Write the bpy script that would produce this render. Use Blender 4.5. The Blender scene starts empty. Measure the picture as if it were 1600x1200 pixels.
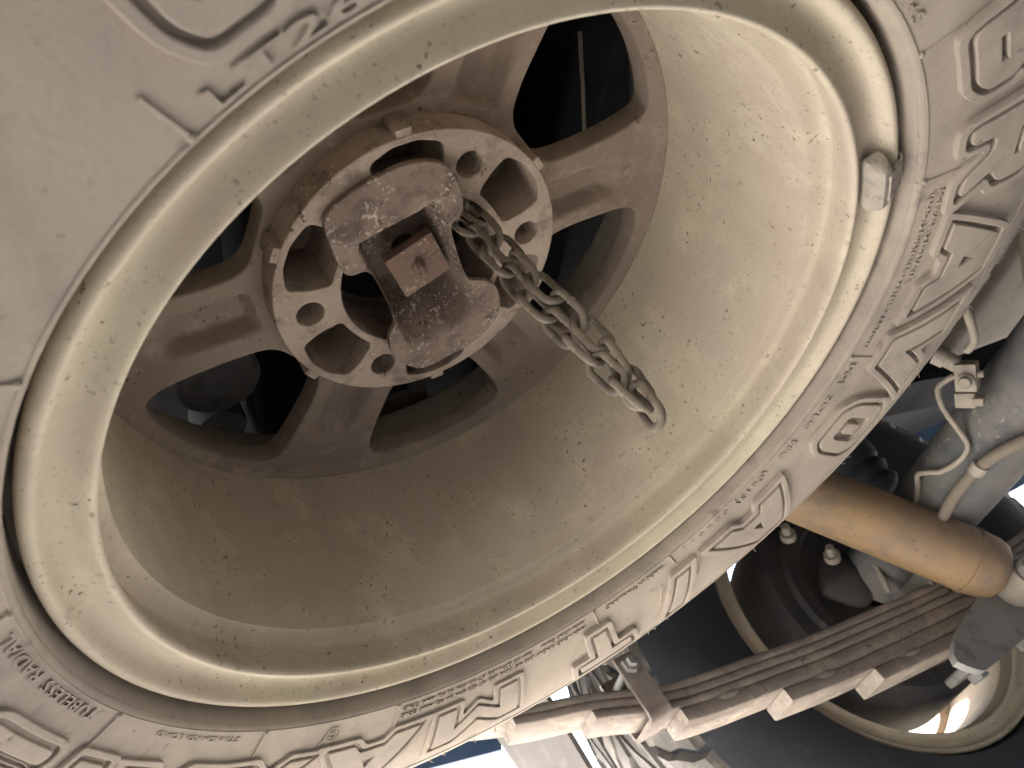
import bpy, bmesh, math, random
from mathutils import Vector, Matrix
random.seed(7)
R = math.radians
sc = bpy.context.scene
COL = sc.collection

# ------------------------------------------------------------------ camera
# world: X = forward along the truck, Y = towards its left side, Z = up; origin = centre of the spare wheel's lower flange
CAM_R = Matrix(((0.8537123, -0.2401066, 0.4620867), (-0.1594038, 0.7242677, 0.6708403), (-0.4957477, -0.6463630, 0.5800424)))
cam_d = bpy.data.cameras.new('camera')
cam = bpy.data.objects.new('camera', cam_d); COL.objects.link(cam)
rot = Matrix((
    (CAM_R[0][0], -CAM_R[0][1], -CAM_R[0][2]),
    (CAM_R[1][0], -CAM_R[1][1], -CAM_R[1][2]),
    (CAM_R[2][0], -CAM_R[2][1], -CAM_R[2][2]))).to_4x4()
cam.matrix_world = Matrix.Translation((-0.18798, -0.27503, -0.20475)) @ rot
cam_d.sensor_width = 7.3
cam_d.lens = 7.3 * 1250 / 1600
cam_d.clip_start = 0.01
cam_d.clip_end = 3000
cam_d.dof.use_dof = True
cam_d.dof.focus_distance = 0.47
cam_d.dof.aperture_fstop = 3.4
sc.camera = cam

# ------------------------------------------------------------------ sky and sun
SUN_TO = Vector((-0.45, 0.60, 0.66)).normalized()
SUN_ELEV = math.asin(SUN_TO.z)
w = bpy.data.worlds.new('World'); sc.world = w; w.use_nodes = True
nt = w.node_tree; nt.nodes.clear()
sky = nt.nodes.new('ShaderNodeTexSky'); sky.sky_type = 'NISHITA'; sky.sun_disc = False
sky.sun_elevation = SUN_ELEV
sky.sun_rotation = math.atan2(SUN_TO.x, SUN_TO.y)
sky.air_density = 1.0; sky.dust_density = 2.0
bg = nt.nodes.new('ShaderNodeBackground'); bg.inputs[1].default_value = 0.13
wo = nt.nodes.new('ShaderNodeOutputWorld')
nt.links.new(sky.outputs[0], bg.inputs[0]); nt.links.new(bg.outputs[0], wo.inputs[0])
sun_d = bpy.data.lights.new('sun', 'SUN'); sun_d.energy = 4.6; sun_d.angle = R(0.5); sun_d.color = (1.0, 0.965, 0.91)
sun = bpy.data.objects.new('sun', sun_d); COL.objects.link(sun)
sun.rotation_euler = SUN_TO.to_track_quat('Z', 'Y').to_euler()

sc.view_settings.view_transform = 'Standard'
sc.view_settings.look = 'None'
sc.view_settings.gamma = 1.0
sc.view_settings.exposure = 3.52
sc.view_settings.use_curve_mapping = False
sc.cycles.use_denoising = True
sc.cycles.use_adaptive_sampling = True
sc.cycles.adaptive_threshold = 0.018
sc.cycles.max_bounces = 8
sc.cycles.diffuse_bounces = 5

GROUND = -0.39
ZW = 0.214          # overall width of the rim along its axis

# ------------------------------------------------------------------ materials
def mat(name, c1, c2, scale=12.0, c3=None, s3=70.0, lo3=0.5, hi3=0.62, rough=0.88, metallic=0.0, spec=0.25,
        bump=0.25, bscale=350.0, bdist=0.0006, specks=(), flecks=None, streak=None):
    m = bpy.data.materials.new(name); m.use_nodes = True
    t = m.node_tree; N = t.nodes; L = t.links
    b = N['Principled BSDF']
    b.inputs['Roughness'].default_value = rough
    b.inputs['Metallic'].default_value = metallic
    b.inputs['Specular IOR Level'].default_value = spec
    tc = N.new('ShaderNodeTexCoord'); co = tc.outputs['Object']
    def noise(s, d=4.0, r=0.55, vec=co):
        n = N.new('ShaderNodeTexNoise'); n.inputs['Scale'].default_value = s
        n.inputs['Detail'].default_value = d; n.inputs['Roughness'].default_value = r
        L.new(vec, n.inputs['Vector']); return n.outputs['Fac']
    def ramp(fac, lo, hi):
        r_ = N.new('ShaderNodeMapRange'); r_.inputs[1].default_value = lo; r_.inputs[2].default_value = hi
        L.new(fac, r_.inputs[0]); return r_.outputs[0]
    def mul(a, k):
        q = N.new('ShaderNodeMath'); q.operation = 'MULTIPLY'; L.new(a, q.inputs[0])
        if isinstance(k, (int, float)): q.inputs[1].default_value = k
        else: L.new(k, q.inputs[1])
        return q.outputs[0]
    def mix(fac, a, c):
        x = N.new('ShaderNodeMix'); x.data_type = 'RGBA'; L.new(fac, x.inputs[0])
        for val, s in ((a, 6), (c, 7)):
            if isinstance(val, tuple): x.inputs[s].default_value = (*val, 1)
            else: L.new(val, x.inputs[s])
        return x.outputs[2]
    col = mix(ramp(noise(scale, 3), 0.38, 0.62), c1, c2)
    if c3: col = mix(ramp(noise(s3, 4, 0.65), lo3, hi3), col, c3)
    if streak:
        sc_, amt, cc = streak
        mp = N.new('ShaderNodeMapping'); mp.inputs['Scale'].default_value = sc_
        L.new(co, mp.inputs[0])
        col = mix(mul(ramp(noise(1.0, 4, 0.6, mp.outputs[0]), 0.5, 0.72), amt), col, cc)
    hs = []
    for (s, lo, hi, c, depth) in specks:
        cl = ramp(noise(s * 0.09, 2), 0.42, 0.60)
        f = mul(ramp(noise(s, 3, 0.5), lo, hi), cl)
        col = mix(f, col, c)
        if depth: hs.append(mul(f, depth))
    if flecks:
        s, thr, c, amt = flecks
        mp = N.new('ShaderNodeMapping'); mp.inputs['Scale'].default_value = (1.0, 0.75, 1.0); mp.inputs['Rotation'].default_value = (0, 0, 0.9)
        L.new(co, mp.inputs[0])
        nz = N.new('ShaderNodeTexNoise'); nz.inputs['Scale'].default_value = 90
        L.new(mp.outputs[0], nz.inputs['Vector'])
        vm = N.new('ShaderNodeVectorMath'); vm.operation = 'MULTIPLY_ADD'
        vm.inputs[1].default_value = (0.03, 0.03, 0.03)
        L.new(nz.outputs['Color'], vm.inputs[0]); L.new(mp.outputs[0], vm.inputs[2])
        v = N.new('ShaderNodeTexVoronoi'); v.inputs['Scale'].default_value = s
        L.new(vm.outputs[0], v.inputs['Vector'])
        near = ramp(v.outputs['Distance'], thr, thr * 0.55)
        sep = N.new('ShaderNodeSeparateColor'); L.new(v.outputs['Color'], sep.inputs[0])
        pick = ramp(sep.outputs[0], 0.3, 0.95)
        f = mul(mul(mul(near, pick), ramp(noise(45, 3), 0.30, 0.60)), amt)
        col = mix(f, col, c); hs.append(mul(f, 1.2))
    L.new(col, b.inputs['Base Color'])
    h = noise(bscale, 2, 0.6)
    h2 = noise(bscale * 0.16, 3, 0.6)
    ad = N.new('ShaderNodeMath'); ad.operation = 'MULTIPLY_ADD'; ad.inputs[1].default_value = 1.6
    L.new(h2, ad.inputs[0]); L.new(h, ad.inputs[2]); hh = ad.outputs[0]
    for x in hs:
        a2 = N.new('ShaderNodeMath'); a2.operation = 'ADD'; L.new(hh, a2.inputs[0]); L.new(x, a2.inputs[1]); hh = a2.outputs[0]
    bp = N.new('ShaderNodeBump'); bp.inputs['Strength'].default_value = bump; bp.inputs['Distance'].default_value = bdist
    L.new(hh, bp.inputs['Height']); L.new(bp.outputs[0], b.inputs['Normal'])
    return m

M_SIDE = mat('dusty_sidewall_rubber', (0.310, 0.264, 0.208), (0.262, 0.220, 0.182), 8, (0.185, 0.157, 0.134), 26, 0.50, 0.80, rough=0.92, bump=0.32, bscale=380,
             specks=((150, 0.66, 0.74, (0.16, 0.132, 0.11), -0.6), (60, 0.66, 0.72, (0.19, 0.158, 0.132), -0.3)), streak=((46.0, 9.0, 1.0), 0.55, (0.20, 0.168, 0.140)))
M_TREAD = mat('dusty_tread_rubber', (0.21, 0.195, 0.18), (0.15, 0.14, 0.13), 16, (0.30, 0.27, 0.235), 30, 0.55, 0.68, rough=0.92)
M_DARKRUB = mat('black_sidewall_rubber', (0.034, 0.038, 0.046), (0.044, 0.047, 0.054), 12, (0.075, 0.072, 0.07), 40, 0.60, 0.8, rough=0.8)
M_RIM = mat('dust_covered_alloy', (0.45, 0.398, 0.292), (0.42, 0.355, 0.280), 9, (0.525, 0.468, 0.35), 30, 0.50, 0.76, rough=0.9, spec=0.2, bump=0.32, streak=((14.0, 14.0, 2.5), 0.45, (0.33, 0.275, 0.215)),
            specks=((330, 0.645, 0.70, (0.13, 0.10, 0.07), -0.8), (140, 0.66, 0.74, (0.20, 0.16, 0.12), -0.7), (900, 0.64, 0.70, (0.15, 0.12, 0.09), -0.4)))
M_DISC = mat('brown_dusty_alloy', (0.245, 0.195, 0.153), (0.215, 0.168, 0.132), 14, (0.295, 0.240, 0.192), 55, 0.52, 0.66, rough=0.9, bump=0.3,
             specks=((300, 0.65, 0.70, (0.10, 0.07, 0.05), -0.8), (120, 0.66, 0.72, (0.16, 0.115, 0.08), -0.5)))
M_PAD = mat('stained_hub_alloy', (0.345, 0.280, 0.225), (0.275, 0.215, 0.170), 24, (0.160, 0.122, 0.098), 42, 0.50, 0.68, rough=0.9, bump=0.8, bdist=0.0008,
            specks=((240, 0.63, 0.70, (0.09, 0.07, 0.055), -0.6), (420, 0.60, 0.68, (0.44, 0.37, 0.30), 0.5)))
M_PLATE = mat('rusty_pressed_steel', (0.215, 0.165, 0.130), (0.165, 0.120, 0.095), 26, (0.105, 0.078, 0.064), 60, 0.50, 0.66, rough=0.88, bump=0.7, bdist=0.0008,
              specks=((210, 0.62, 0.70, (0.075, 0.055, 0.046), -0.6), (390, 0.57, 0.63, (0.43, 0.375, 0.31), 0.7), (170, 0.64, 0.68, (0.40, 0.34, 0.275), 0.5)))
M_BLOCK = mat('rusted_square_steel', (0.165, 0.108, 0.082), (0.140, 0.094, 0.074), 40, (0.20, 0.125, 0.085), 90, 0.5, 0.65, rough=0.85, bump=0.7, bdist=0.0008,
              specks=((420, 0.58, 0.65, (0.34, 0.29, 0.25), 0.5),))
M_CHAIN = mat('dusty_chain_steel', (0.190, 0.160, 0.122), (0.135, 0.112, 0.088), 26, (0.070, 0.056, 0.046), 70, 0.50, 0.72, rough=0.88, spec=0.2, bump=0.7,
              specks=((260, 0.64, 0.74, (0.10, 0.075, 0.06), -0.3),))
M_SPRING = mat('brown_spring_steel', (0.240, 0.204, 0.170), (0.190, 0.158, 0.135), 14, (0.31, 0.265, 0.215), 40, 0.52, 0.68, rough=0.85, bump=0.4,
               specks=((180, 0.62, 0.70, (0.09, 0.06, 0.05), -0.6),), streak=((3.0, 60.0, 60.0), 0.6, (0.105, 0.078, 0.070)))
M_SHOCK = mat('dusty_yellow_paint', (0.29, 0.190, 0.096), (0.24, 0.165, 0.102), 16, (0.165, 0.130, 0.102), 24, 0.48, 0.72, rough=0.65, spec=0.4,
              specks=((200, 0.66, 0.70, (0.15, 0.10, 0.06), -0.5),))
M_AXLE = mat('dusty_grey_axle', (0.105, 0.104, 0.102), (0.150, 0.138, 0.122), 12, (0.080, 0.084, 0.090), 36, 0.48, 0.66, rough=0.75, spec=0.4,
             specks=((150, 0.64, 0.70, (0.28, 0.24, 0.20), 0.3),))
M_HOUSING = mat('tan_dusty_housing', (0.20, 0.168, 0.132), (0.17, 0.142, 0.112), 8, (0.14, 0.118, 0.095), 30, 0.54, 0.70, rough=0.88)
M_FITTING = mat('pale_dusty_fitting', (0.32, 0.28, 0.23), (0.28, 0.24, 0.195), 30, (0.22, 0.185, 0.15), 90, 0.54, 0.66, rough=0.75, spec=0.4)
M_BLACK = mat('black_underseal', (0.012, 0.013, 0.015), (0.018, 0.018, 0.019), 6, (0.028, 0.025, 0.022), 30, 0.58, 0.75, rough=0.85, spec=0.15)
M_DRUM = mat('dark_brake_steel', (0.030, 0.030, 0.032), (0.045, 0.040, 0.038), 12, (0.085, 0.068, 0.055), 45, 0.6, 0.75, rough=0.7)
M_GREYMETAL = mat('grey_bracket_steel', (0.26, 0.25, 0.235), (0.21, 0.20, 0.19), 14, (0.15, 0.135, 0.12), 50, 0.55, 0.68, rough=0.6, spec=0.5, metallic=0.2)
M_SHADE_BLUE = mat('shade_blue_body', (0.030, 0.055, 0.105), (0.035, 0.058, 0.105), 5, (0.09, 0.09, 0.10), 40, 0.62, 0.8, rough=0.4, spec=0.5, bump=0.05)  # blue of the panel's shaded inner side put into the colour
M_FLAP = mat('grey_flap_rubber', (0.14, 0.125, 0.115), (0.11, 0.10, 0.095), 8, (0.17, 0.15, 0.13), 40, 0.5, 0.7, rough=0.9)
M_GROUND = mat('pale_dusty_ground', (0.47, 0.45, 0.425), (0.43, 0.41, 0.385), 0.7, (0.37, 0.35, 0.325), 9.0, 0.52, 0.7, rough=0.95, bump=0.6, bscale=60, bdist=0.004,
               specks=((45, 0.62, 0.68, (0.25, 0.235, 0.22), 0.6),))
M_LEAD = mat('grey_weight_lead', (0.26, 0.232, 0.195), (0.31, 0.27, 0.215), 60, (0.20, 0.172, 0.15), 150, 0.52, 0.66, rough=0.8, bump=0.6, bdist=0.0008)

# ------------------------------------------------------------------ helpers
def link(o, parent=None):
    COL.objects.link(o)
    if parent is not None: o.parent = parent
    return o
def tag(o, label=None, cat=None, group=None, kind=None):
    if label: o['label'] = label
    if cat: o['category'] = cat
    if group: o['group'] = group
    if kind: o['kind'] = kind
    return o
def empty(name, loc=(0, 0, 0)):
    o = bpy.data.objects.new(name, None); o.empty_display_size = 0.02; o.location = loc
    COL.objects.link(o); return o
def mesh_obj(name, me, m, parent=None, smooth=True, angle=35):
    if m and not me.materials: me.materials.append(m)
    if smooth:
        me.polygons.foreach_set('use_smooth', [True] * len(me.polygons))
        me.set_sharp_from_angle(angle=R(angle))
    o = bpy.data.objects.new(name, me); return link(o, parent)
def bm_obj(name, bm, m, parent=None, smooth=True, angle=35):
    me = bpy.data.meshes.new(name); bm.normal_update(); bm.to_mesh(me); bm.free()
    return mesh_obj(name, me, m, parent, smooth, angle)
def lathe_bm(prof, segs=192, closed=False, bm=None, axis='Z', off=(0, 0, 0)):
    bm = bm or bmesh.new()
    rings = []
    for (r, z) in prof:
        ring = []
        for k in range(segs):
            a = 2 * math.pi * k / segs
            if axis == 'Z': p = (r * math.cos(a), r * math.sin(a), z)
            elif axis == 'Y': p = (r * math.cos(a), z, -r * math.sin(a))
            else: p = (z, r * math.cos(a), r * math.sin(a))
            ring.append(bm.verts.new((p[0] + off[0], p[1] + off[1], p[2] + off[2])))
        rings.append(ring)
    n = len(rings)
    for i in range(n if closed else n - 1):
        A = rings[i]; B = rings[(i + 1) % n]
        for k in range(segs):
            bm.faces.new((A[k], A[(k + 1) % segs], B[(k + 1) % segs], B[k]))
    bmesh.ops.recalc_face_normals(bm, faces=bm.faces)
    return bm
def cap_ends(bm):
    es = [e for e in bm.edges if e.is_boundary]
    bmesh.ops.holes_fill(bm, edges=es, sides=0); bmesh.ops.recalc_face_normals(bm, faces=bm.faces)
def smooth_prof(p, n=4):
    out = []
    for i in range(len(p) - 1):
        p0 = p[max(i - 1, 0)]; p1 = p[i]; p2 = p[i + 1]; p3 = p[min(i + 2, len(p) - 1)]
        for k in range(n):
            t = k / n
            out.append(tuple(0.5 * (2 * p1[j] + (p2[j] - p0[j]) * t + (2 * p0[j] - 5 * p1[j] + 4 * p2[j] - p3[j]) * t * t + (3 * p1[j] - p0[j] - 3 * p2[j] + p3[j]) * t ** 3) for j in range(len(p1))))
    out.append(p[-1]); return out
def chaikin(pts, it=2, q=0.25):
    for _ in range(it):
        o = []
        for i in range(len(pts)):
            a = pts[i]; b = pts[(i + 1) % len(pts)]
            o.append((a[0] * (1 - q) + b[0] * q, a[1] * (1 - q) + b[1] * q)); o.append((a[0] * q + b[0] * (1 - q), a[1] * q + b[1] * (1 - q)))
        pts = o
    return pts
def circle(r, n=96, c=(0, 0)):
    return [(c[0] + r * math.cos(2 * math.pi * k / n), c[1] + r * math.sin(2 * math.pi * k / n)) for k in range(n)]
def curve_mesh(loops, extrude, bevel=0.0, bres=2):
    cu = bpy.data.curves.new('outline', 'CURVE'); cu.dimensions = '2D'; cu.fill_mode = 'BOTH'
    cu.extrude = extrude; cu.bevel_depth = bevel; cu.bevel_resolution = bres
    if bevel: cu.offset = -bevel
    for lp in loops:
        s = cu.splines.new('POLY'); s.points.add(len(lp) - 1)
        for p, q in zip(s.points, lp): p.co = (q[0], q[1], 0, 1)
        s.use_cyclic_u = True
    return eval_mesh(cu)
def eval_mesh(data):
    o = bpy.data.objects.new('temporary', data); COL.objects.link(o)
    dg = bpy.context.evaluated_depsgraph_get(); dg.update()
    me = bpy.data.meshes.new_from_object(o.evaluated_get(dg))
    bpy.data.objects.remove(o); bpy.data.curves.remove(data)
    me.materials.clear()
    return me
def grid_cut(bm, step, x0, x1, y0, y1):
    for ax, a, b in ((0, x0, x1), (1, y0, y1)):
        n = int((b - a) / step)
        for k in range(1, n + 1):
            co = [0, 0, 0]; no = [0, 0, 0]; co[ax] = a + k * step; no[ax] = 1
            bmesh.ops.bisect_plane(bm, geom=bm.verts[:] + bm.edges[:] + bm.faces[:], dist=1e-6, plane_co=co, plane_no=no)
def box_bm(x0, x1, y0, y1, z0, z1, bev=0.0, seg=2, bm=None):
    b2 = bmesh.new()
    bmesh.ops.create_cube(b2, size=1)
    for v in b2.verts:
        v.co = ((x0 + x1) / 2 + v.co.x * (x1 - x0), (y0 + y1) / 2 + v.co.y * (y1 - y0), (z0 + z1) / 2 + v.co.z * (z1 - z0))
    if bev: bmesh.ops.bevel(b2, geom=b2.edges[:], offset=bev, segments=seg, affect='EDGES', profile=0.6)
    return b2
def tube_bm(path, rad, sides=14, closed=False, bm=None, caps=True):
    bm = bm or bmesh.new()
    P = [Vector(p) for p in path]; n = len(P)
    rads = rad if isinstance(rad, (list, tuple)) else [rad] * n
    rings = []; up = None
    for i in range(n):
        if closed: t = (P[(i + 1) % n] - P[i - 1]).normalized()
        else: t = (P[min(i + 1, n - 1)] - P[max(i - 1, 0)]).normalized()
        if up is None:
            up = Vector((0, 0, 1)) if abs(t.z) < 0.9 else Vector((1, 0, 0))
        up = (up - t * up.dot(t)).normalized(); s = t.cross(up)
        rings.append([bm.verts.new(P[i] + (up * math.cos(2 * math.pi * k / sides) + s * math.sin(2 * math.pi * k / sides)) * rads[i]) for k in range(sides)])
    for i in range(n if closed else n - 1):
        A = rings[i]; B = rings[(i + 1) % n]
        for k in range(sides): bm.faces.new((A[k], A[(k + 1) % sides], B[(k + 1) % sides], B[k]))
    if caps and not closed:
        bm.faces.new(rings[0]); bm.faces.new(rings[-1])
    bmesh.ops.recalc_face_normals(bm, faces=bm.faces)
    return bm
def spline(pts, n=8):
    return smooth_prof([tuple(p) for p in pts], n)
def sstep(a, b, x):
    t = max(0.0, min(1.0, (x - a) / (b - a))); return t * t * (3 - 2 * t)
def interp(x, tab):
    if x <= tab[0][0]: return tab[0][1]
    for (a, b), (c, d) in zip(tab, tab[1:]):
        if x <= c: return b + (d - b) * (x - a) / (c - a)
    return tab[-1][1]

# ------------------------------------------------------------------ ground
bm = bmesh.new()
bmesh.ops.create_grid(bm, x_segments=2, y_segments=2, size=400)
g = bm_obj('ground', bm, M_GROUND, smooth=False); g.location.z = GROUND
tag(g, kind='structure')

wallb = box_bm(-5.0, 6.0, -2.05, -1.85, GROUND, 2.2, 0.01, 1)
tag(bm_obj('shade_wall', wallb, M_FLAP, smooth=False), 'plain dark wall added out of view to block light from the far side', 'wall', kind='structure')  # unseen wall added to cut sky light from this side

# ------------------------------------------------------------------ truck body; its unseen parts are added purely for shade
body = tag(empty('truck_body', (0, 0, 0.34)), 'dark underside and shade-blue lower quarter panel of the truck above the wheels', 'truck body')
def body_part(name, b, m): 
    o = bm_obj(name, b, m, body, smooth=False); o.matrix_parent_inverse = Matrix.Translation((0, 0, -0.34)); return o
body_part('bed_floor', box_bm(-1.25, 3.2, -0.60, 0.555, 0.335, 0.36), M_BLACK)
body_part('bed_floor', box_bm(-1.25, 0.20, 0.557, 0.905, 0.335, 0.36), M_BLACK)
body_part('bed_floor', box_bm(-1.25, 3.2, -0.92, -0.602, 0.335, 0.36), M_BLACK)
body_part('bed_floor', box_bm(1.16, 3.2, 0.557, 0.905, 0.335, 0.36), M_BLACK)
body_part('wheel_arch_liner', box_bm(0.14, 1.20, 0.557, 0.895, 0.56, 0.575), M_BLACK)
qp = bmesh.new()
out = [(-1.25, 0.255), (0.06, 0.171), (0.214, 0.137), (0.232, 0.185), (0.26, 0.30), (0.34, 0.41), (0.46, 0.48), (0.655, 0.51), (0.85, 0.48), (0.97, 0.41), (1.05, 0.30), (1.08, 0.12), (3.2, 0.12), (3.2, 1.1), (-1.25, 1.1)]
fv = [qp.verts.new((x, 0.905, z)) for x, z in out]; qp.faces.new(fv)
r_ = bmesh.ops.extrude_face_region(qp, geom=qp.faces[:])
for v in [e for e in r_['geom'] if isinstance(e, bmesh.types.BMVert)]: v.co.y += 0.012
bmesh.ops.recalc_face_normals(qp, faces=qp.faces)
body_part('quarter_panel', qp, M_SHADE_BLUE)
body_part('far_shade_panel', box_bm(-1.25, 3.2, -0.935, -0.922, -0.13, 1.1), M_SHADE_BLUE)  # unseen far side, brought down low to block light
body_part('front_shade_panel', box_bm(3.202, 3.26, -0.93, 0.90, -0.12, 1.1), M_SHADE_BLUE)  # unseen panel added to block light from the front
body_part('front_shade_block', box_bm(1.75, 2.9, -0.26, 0.24, -0.06, 0.334, 0.06, 3), M_BLACK)  # unseen bulk added under the floor against light from ahead
body_part('tailgate', box_bm(-1.265, -1.252, -0.93, 0.90, 0.30, 1.1), M_SHADE_BLUE)
body_part('rear_bumper', box_bm(-1.38, -1.28, -0.93, 0.90, 0.16, 0.34, 0.02), M_GREYMETAL)
body_part('shade_canopy', box_bm(-1.25, 3.2, -0.92, 0.90, 1.101, 1.55, 0.06, 3), M_SHADE_BLUE)  # unseen top added to lengthen the truck's shadow

rail = tag(empty('chassis_rail', (0.4, 0.47, 0.16)), 'black chassis rail above the leaf spring and axle', 'chassis rail')
rb = bmesh.new()
path = [(-1.23, 0.215), (-0.1, 0.215), (0.25, 0.225), (0.45, 0.25), (0.65, 0.255), (0.9, 0.245), (1.2, 0.18), (1.6, 0.12), (3.1, 0.12)]
path = smooth_prof(path, 4)
rings = []
for x, z in path: rings.append([rb.verts.new((x, y, z + dz)) for y, dz in ((0.43, -0.055), (0.50, -0.055), (0.50, 0.055), (0.43, 0.055))])
for A, B in zip(rings, rings[1:]):
    for k in range(4): rb.faces.new((A[k], A[(k + 1) % 4], B[(k + 1) % 4], B[k]))
rb.faces.new(rings[0]); rb.faces.new(rings[-1]); bmesh.ops.recalc_face_normals(rb, faces=rb.faces)
o = bm_obj('rail_beam', rb, M_BLACK, rail, smooth=False); o.matrix_parent_inverse = Matrix.Translation((-0.4, -0.47, -0.16))

# crossmember the spare wheel hangs from
cm = tag(empty('hoist_crossmember', (0, 0, 0.30)), 'dark crossmember and hoist above the spare wheel, seen through its spokes', 'crossmember')
inv = Matrix.Translation((0, 0, -0.30))
def cm_part(name, b, m, smooth=False):
    o = bm_obj(name, b, m, cm, smooth=smooth); o.matrix_parent_inverse = inv; return o
cm_part('cross_beam', box_bm(-0.07, 0.07, -0.60, 0.43, 0.262, 0.332, 0.006), M_BLACK)
b_ = bmesh.new(); lathe_bm([(0.001, 0.215), (0.05, 0.215), (0.055, 0.22), (0.055, 0.262)], 40, bm=b_); cm_part('hoist_drum', b_, M_BLACK, True)
b_ = tube_bm([(0.172, -0.085, 0.258), (0.180, -0.045, 0.25), (0.187, -0.010, 0.244)], 0.0016, 8); cm_part('hoist_cable', b_, M_FITTING, True)
b_ = box_bm(0.015, 0.080, 0.222, 0.275, 0.247, 0.254, 0.003); cm_part('pale_patch_box', b_, M_FITTING)  # made-up pale box for the lit patch of barrel beyond the spokes
b_ = bmesh.new(); lathe_bm([(0.0005, 0.241), (0.029, 0.241), (0.032, 0.244), (0.032, 0.262)], 48, bm=b_, off=(-0.101, 0.150, 0)); cm_part('light_patch_disc', b_, M_GREYMETAL, True)  # made-up disc for a pale light patch in a spoke opening
b_ = bmesh.new(); lathe_bm([(0.0005, 0.262), (0.019, 0.262), (0.021, 0.266), (0.021, 0.285)], 40, bm=b_, off=(-0.098, 0.222, 0)); cm_part('light_patch_disc', b_, M_AXLE, True)  # second made-up disc for light showing between the spokes
b_ = box_bm(0.18, 0.22, -0.30, 0.40, 0.27, 0.332, 0.004); cm_part('cross_beam', b_, M_BLACK)

# ------------------------------------------------------------------ tyre profile
SIDE = [(.2228, .0180), (.2234, .0100), (.2238, .0020), (.2243, -.0045), (.2258, -.0078), (.2290, -.0090), (.236, -.0110), (.250, -.0148), (.275, -.0188), (.300, -.0190), (.320, -.0156), (.340, -.0088), (.357, .0012), (.368, .0135), (.377, .030)]
SIDE_S = smooth_prof(SIDE, 5)
def side_z(r): return interp(r, SIDE_S)
def side_point(r, a, h):
    """a point h metres proud of the sidewall (towards the outside, -Z)"""
    e = 0.0015; dz = (side_z(r + e) - side_z(r - e)) / (2 * e)
    n = math.hypot(1, dz); nr, nz = dz / n, -1 / n
    rr = r + nr * h; z = side_z(r) + nz * h
    return (rr * math.cos(a), rr * math.sin(a), z)
def tyre_mesh(name, m, segs=224):
    low = [p for p in SIDE_S]
    # rim-protector groove
    prof = []
    for (r, z) in low:
        prof.append((r, z))
    crown = [(.381, .045), (.3835, .065), (.3845, .107), (.3835, .149), (.381, .169)]
    high = [(r, ZW - z) for (r, z) in reversed(low)]
    prof = prof + crown + high
    prof += [(.215, ZW - .022), (.2065, .170), (.2065, .045), (.215, .0215)]
    bm = lathe_bm(prof, segs, closed=True)
    me = bpy.data.meshes.new(name); bm.to_mesh(me); bm.free(); me.materials.append(m)
    return me

# ------------------------------------------------------------------ rim, disc and pad meshes
def rim_mesh():
    p = [(.2055, .030), (.2060, .0165), (.2150, .0140), (.2185, .0110), (.2203, .0060), (.2198, .0020), (.2180, .0000), (.2158, -.0003), (.2140, .0014), (.2122, .0056),
         (.2098, .0082), (.2060, .0090), (.2022, .0076), (.1992, .0050), (.1970, .0034), (.1955, .0040), (.1948, .0060), (.1954, .0100), (.1986, .0215), (.1984, .0250),
         (.1950, .0274), (.1902, .0292), (.1893, .0340), (.1885, .0700), (.1880, .1100), (.1880, .1400), (.1878, .1700), (.190, .185), (.194, .198), (.197, .2075), (.202, .2085), (.207, .207),
         (.211, .212), (.2155, .2145), (.219, .2135), (.2203, .208), (.2185, .203), (.215, .200), (.206, .197), (.2055, .180), (.198, .165), (.195, .11), (.196, .05)]
    a = smooth_prof(p[:33], 2) + p[33:]
    bm = lathe_bm(a, 256, closed=True)
    me = bpy.data.meshes.new('rim'); bm.to_mesh(me); bm.free(); me.materials.append(M_RIM); return me
def polar(r, d): return (r * math.cos(R(d)), r * math.sin(R(d)))
WIN = [(.0960, -12), (.0945, 1), (.0975, 11.5), (.118, 15.5), (.145, 17.5), (.168, 18.0), (.1790, 16.0), (.1805, 5), (.1805, -6), (.1790, -17), (.168, -19.5), (.145, -19), (.112, -17)]
def disc_mesh():
    loops = [circle(.1885, 180), circle(.0872, 96)]
    for k in range(6):
        loops.append(chaikin([polar(r, 18 + 60 * k + d) for r, d in WIN], 3))
    me = curve_mesh(loops, 0.0070, 0.0018, 2)
    bm = bmesh.new(); bm.from_mesh(me); bpy.data.meshes.remove(me)
    bmesh.ops.remove_doubles(bm, verts=bm.verts, dist=1e-6)
    grid_cut(bm, 0.0022, -.19, .19, -.19, .19)
    for v in bm.verts:
        x, y, z = v.co; r = math.hypot(x, y); a = math.degrees(math.atan2(y, x))
        z0 = interp(r, [(0, .1620), (.10, .1620), (.135, .1640), (.165, .1660), (.179, .1645), (.1885, .1600)])
        dz = 0
        d = ((a - 48 + 30) % 60) - 30
        if z < 0.003 and r > .088:
            du = r * R(d)
            half = 0.0125 + 0.05 * max(0, (0.15 - r)) * 0.15
            ee = max(abs(du) / half, 0)
            inr = sstep(.095, .101, r) * (1 - sstep(.138, .158, r))
            dz = 0.010 * (1 - sstep(0.55, 1.30, ee)) * inr
        v.co.z = z0 + z + dz
    me = bpy.data.meshes.new('spoke_disc'); bmesh.ops.recalc_face_normals(bm, faces=bm.faces); bm.to_mesh(me); bm.free(); me.materials.append(M_DISC); return me
PKT = [(.0560, -15.5), (.0552, -5), (.0552, 5), (.0560, 15.5), (.0700, 16.5), (.0818, 14.8), (.0850, 5), (.0850, -5), (.0818, -14.8), (.0700, -16.5)]
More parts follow.
